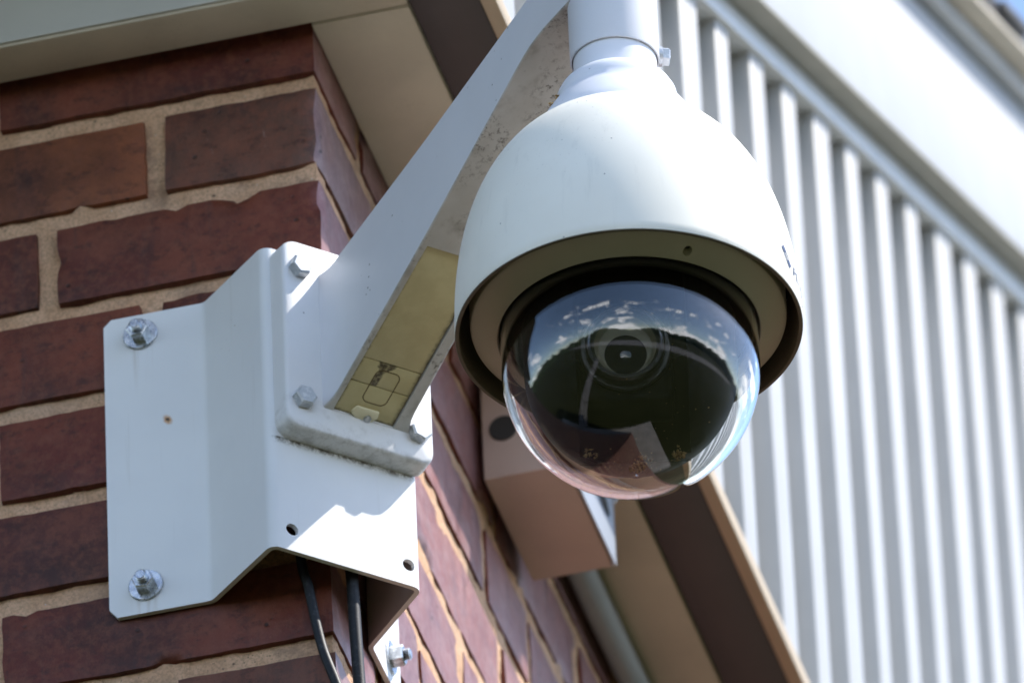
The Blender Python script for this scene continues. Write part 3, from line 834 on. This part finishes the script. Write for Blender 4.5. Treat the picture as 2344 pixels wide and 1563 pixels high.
bp = [(RO, -.3150)] + [(RO * math.cos(R(a)), -.3595 - RO * math.sin(R(a))) for a in range(0, 90, 3)] + [(.0003, -.3595 - RO)]
bi = [(.0003, -.3595 - RI)] + [(RI * math.cos(R(a)), -.3595 - RI * math.sin(R(a))) for a in range(87, -1, -3)] + [(RI, -.3150)]
mesh('bubble', lathe(bp + bi, 192, AX, closed=True), M['bubble'], dome, smooth=60)
# inner liner with a slot towards the lens
VD = Vector((.235, -.972, 0)).normalized(); VS = Vector((.972, .235, 0))
V, F = [], []
LR = .0598; na, nb = 96, 26
def lin_pt(a, b):
    cb_ = math.cos(b)
    return VD * (LR * cb_ * math.cos(a)) + VS * (LR * cb_ * math.sin(a)) + Vector((0, 0, -LR * math.sin(b)))
lat = [math.pi / 2 * i / nb for i in range(nb + 1)]
for b in lat:
    for i in range(na): V.append(lin_pt(2 * math.pi * i / na, b) + SC)
top0 = len(V)
for i in range(na): V.append(VD * LR * math.cos(2 * math.pi * i / na) + VS * LR * math.sin(2 * math.pi * i / na) + SC + Vector((0, 0, .030)))
SW = .0305
def in_slot(ids):
    c_ = sum((V[i] for i in ids), Vector()) / len(ids) - SC
    return abs(c_.dot(VS)) < SW and c_.dot(VD) > -.004
for j in range(nb):
    for i in range(na):
        q = (j * na + i, j * na + (i + 1) % na, (j + 1) * na + (i + 1) % na, (j + 1) * na + i)
        if not in_slot(q): F.append(q)
for i in range(na):
    q = (top0 + i, top0 + (i + 1) % na, (i + 1) % na, i)
    if not in_slot(q): F.append(q)
# pull slot edges onto two clean planes
used = {i for q in F for i in q}
for i in used:
    c_ = V[i] - SC; sx = c_.dot(VS)
    if abs(sx) < SW + .004 and c_.dot(VD) > -.004: V[i] = V[i] + VS * ((SW if sx > 0 else -SW) - sx)
lin = mesh('liner', (V, F), M['liner'], dome, smooth=60)
mesh('liner_skirt', lathe([(.0690, -.3130), (.0690, -.3330), (LR + .0005, -.3335), (LR + .0005, -.3130)], 96, AX, closed=True), M['liner'], dome)
# camera module looking out of the slot
LD = (VD * math.cos(R(13)) + Vector((0, 0, -math.sin(R(13))))).normalized()
LC = SC + VS * -.0028 + LD * .034 + Vector((0, 0, .0035))
lf = frame(LC, LD)
mod = mesh('camera_module', prism([(-.026, -.030), (.026, -.030), (.026, .030), (-.026, .030)], -.050, -.012, lambda u, v, t: (v, u, t)), M['black'], dome, mw=lf.copy(), bevel=.004)
mesh('lens_barrel', lathe([(.0255, -.020), (.0255, -.009), (.0245, -.008), (.0222, -.008), (.0222, -.002), (.0212, 0), (.0196, 0), (.0186, -.0012), (.0182, -.0030), (.0178, -.0048), (.0178, -.024)], 96), M['barrel'], mod, mw=lf.copy(), smooth=25)
mesh('lens_ring', lathe([(.0208, .0002), (.0204, .0006), (.0198, .0002), (.0200, -.0005), (.0206, -.0005)], 96, closed=True), M['lens_ring'], mod, mw=lf.copy())
V, F = lathe([(.0174, -.0050), (.0150, -.0105), (.0124, -.0118), (.0118, -.0118), (.0117, -.0180)], 96)
V = [(x_ - (.0028 if math.hypot(x_, y_) < .0130 else 0), y_, z_) for x_, y_, z_ in V]     # the cell sits low in the barrel
mesh('lens_cell', (V, F), M['lens_inner'], mod, mw=lf.copy(), smooth=25)
gl = [(.0116 * math.sin(R(a)) / math.sin(R(40)), -.0150 + .0032 * (math.cos(R(a)) - math.cos(R(40))) / (1 - math.cos(R(40)))) for a in range(40, 0, -4)] + [(.0001, -.0118)]
el_ = mesh('lens_element', lathe(gl, 64), M['lens_glass'], mod, mw=lf @ Matrix.Translation((-.0028, 0, 0)))
mesh('retaining_ring', lathe([(.0112, -.0128), (.0109, -.0122), (.0104, -.0126), (.0107, -.0132)], 64, closed=True), M['lens_ring'], mod, mw=lf @ Matrix.Translation((-.0028, 0, 0)))
# debris lying in the bottom of the bubble
dr = random.Random(5)
V, F = [], []
def crumb(c, r_):
    n0 = len(V)
    for d in ((1, 0, 0), (-1, 0, 0), (0, 1, 0), (0, -1, 0), (0, 0, 1), (0, 0, -1)):
        V.append(c + Vector(d) * r_ * dr.uniform(.2, 1.7))
    for a in (0, 1):
        for b in (2, 3):
            for e in (4, 5): F.append((n0 + a, n0 + b, n0 + e))
def on_inner(u, w):          # u across, w towards the camera, sitting on the inner face
    rr_ = RI - .0006
    z = -math.sqrt(max(rr_ * rr_ - u * u - w * w, 0)); return SC + VS * u + VD * w + Vector((0, 0, z))
for cu, cw, n_, sp_, sz in ((-.0255, .012, 16, .0015, .0011), (.001, .005, 48, .0019, .0012), (.004, .011, 18, .0022, .0010), (.024, .010, 26, .0022, .0012), (.0, .012, 26, .022, .00030), (.018, .020, 22, .018, .00026)):
    for _ in range(n_):
        crumb(on_inner(cu + dr.gauss(0, sp_), cw + dr.gauss(0, sp_)), sz * dr.uniform(.5, 1.3))
deb = mesh('debris', (V, F), M['debris'], dome, smooth=0)
deb['kind'] = 'stuff'; deb['label'] = 'brown dust and insect debris lying in the bubble'

for cu_, cw_, z_ in ((-.0375, .016, -.1850), (-.0335, .012, -.1760)):
    V, F = [], []
    for _ in range(7): crumb(AX + VS * (cu_ + dr.gauss(0, .0007)) + VD * (cw_ + dr.gauss(0, .0007)) + Vector((0, 0, z_ + dr.gauss(0, .0008))), .0009 * dr.uniform(.6, 1.3))
    mesh('leaf_crumb', (V, F), M['debris'], dome, smooth=0)

# emblem and lettering on the shroud, thin print lying on the surface
def rho_at(z):
    zz = max(0, min(HH * .999, z - CZ)); return .0974 * (1 - (zz / HH) ** PP) ** (1 / QQ)
A0 = math.atan2(VD.y, VD.x)
def on_shroud(a_mm, z_mm, lift=.00035):
    z = CZ + .0196 + z_mm / 1000; r_ = rho_at(z) + lift
    a = A0 + R(63.5) + (a_mm / 1000) / .0965
    return AX + Vector((r_ * math.cos(a), r_ * math.sin(a), z))
def printed(polys, sub=.8):
    bm = bmesh.new()
    for poly in polys:
        bm.faces.new([bm.verts.new((x_, y_, 0)) for x_, y_ in poly])
    bmesh.ops.triangulate(bm, faces=bm.faces)
    for _ in range(3):
        ed = [e for e in bm.edges if e.calc_length() > sub]
        if not ed: break
        bmesh.ops.subdivide_edges(bm, edges=ed, cuts=1)
        bmesh.ops.triangulate(bm, faces=bm.faces)
    bm.verts.ensure_lookup_table(); bm.verts.index_update()
    v = [on_shroud(q.co.x, q.co.y) for q in bm.verts]; f = [tuple(q.index for q in fc.verts) for fc in bm.faces]
    bm.free(); return v, f
c45 = S2
def dg(p_, q_): return (1.3 * (p_ * c45 + q_ * c45), 3.2 + 1.3 * (-p_ * c45 + q_ * c45))
em = [[dg(0, 0), dg(3.3, 0), dg(3.3, 3.4), dg(0, 3.4)], [dg(3.3, 2.3), dg(6.6, 2.3), dg(6.6, 3.4), dg(3.3, 3.4)],
      [dg(3.4, -.6), dg(6.7, -.6), dg(6.7, .5), dg(3.4, .5)], [dg(6.7, -.6), dg(10.0, -.6), dg(10.0, 2.8), dg(6.7, 2.8)]]
mesh('emblem', printed(em), M['ink'], shr, smooth=0)
cu = bpy.data.curves.new('lettering', 'FONT'); cu.body = 'PELCO'; cu.size = 11.0; cu.shear = .25; cu.space_character = 1.08
to = bpy.data.objects.new('lettering_source', cu); COL.objects.link(to)
bpy.context.view_layer.update()
tm = bpy.data.meshes.new_from_object(to.evaluated_get(bpy.context.evaluated_depsgraph_get()))
polys = [[(tm.vertices[i].co.x + 13.6, tm.vertices[i].co.y - 7.6) for i in pl.vertices] for pl in tm.polygons]
bpy.data.objects.remove(to); bpy.data.meshes.remove(tm)
mesh('lettering', printed(polys), M['ink'], shr, smooth=0)

# ------------------------------------------------------------------ cables
def cable(label, pts, r_):
    o = mesh('cable', tube(spline(pts, 8) + [Vector((.0152, pts[-1][1], -1.0)), Vector((.0152, pts[-1][1], GZ + .02))], r_, 16), M['rubber'], None)
    tag(o, label, 'cable', 'cables hanging out of the bracket')
cable('thin black cable with pale print hanging slanted below the corner bracket',
      [(-.021, -.010, -.12), (-.018, -.012, -.24), (-.0148, -.012, -.292), (-.0112, -.012, -.310), (-.0075, -.012, -.335), (-.0034, -.012, -.357), (.0036, -.012, -.381), (.010, -.0125, -.405), (.0135, -.013, -.43), (.015, -.013, -.46)], .0029)
cable('thick black cable hanging straight down along the brick corner',
      [(.006, -.006, -.12), (.0100, -.0020, -.25), (.0118, .0005, -.300), (.0125, .0012, -.337), (.0135, .0022, -.374), (.0145, .003, -.41), (.015, .003, -.46)], .0037)

# ------------------------------------------------------------------ fittings along the right wall
jb = thing('junction_box', 'pinkish beige metal box with round dark knockout and grey slotted side under the soffit', 'junction box', (.032, .408, .0075))
body = mesh('box_body', box((.0060, .353, .0065), (.0585, .469, .0960)), M['box'], jb, bevel=.0018)
mesh('knockout', lathe([(.0001, .0016), (.0086, .0016), (.0092, .0008), (.0092, 0)], 32), M['hole'], jb, mw=frame((.0200, .3530, .0425), (0, -1, 0)))
mesh('box_hanger', box((.0010, .385, .050), (.0062, .440, .080)), M['hole'], jb)
sp_ = mesh('side_plate', box((.0590, .3535, .0068), (.0606, .4685, .0955)), M['strap'], jb, bevel=.0004)
ov = [(.4400 + .0170 * math.cos(R(a)), .0380 + .0070 * math.sin(R(a))) for a in range(0, 360, 15)]
cut(sp_, prism(ov, .055, .065, lambda u, v, t: (t, u, v)))
mesh('slot_backing', box((.0586, .420, .028), (.0589, .460, .048)), M['hole'], jb, smooth=0)
mesh('hanger_strap', prism([(.0610, .0960), (.0790, .0960), (.0610, .0560)], .4690, .4714, lambda u, v, t: (u, t, v)), M['strap'], jb)
cd = thing('conduit', 'pale grey round conduit running along the wall under the soffit', 'conduit', (.0125, .9, .0745))
mesh('pipe', tube([(.0125, .4695, .0845), (.0125, 1.2, .0845), (.0125, 3.0, .0845)], .0092, 24), M['conduit'], cd)
for y_ in (1.0, 1.9):
    mesh('pipe_clip', box((.0005, y_, .0735), (.0235, y_ + .018, .0952)), M['strap'], cd, bevel=.001)
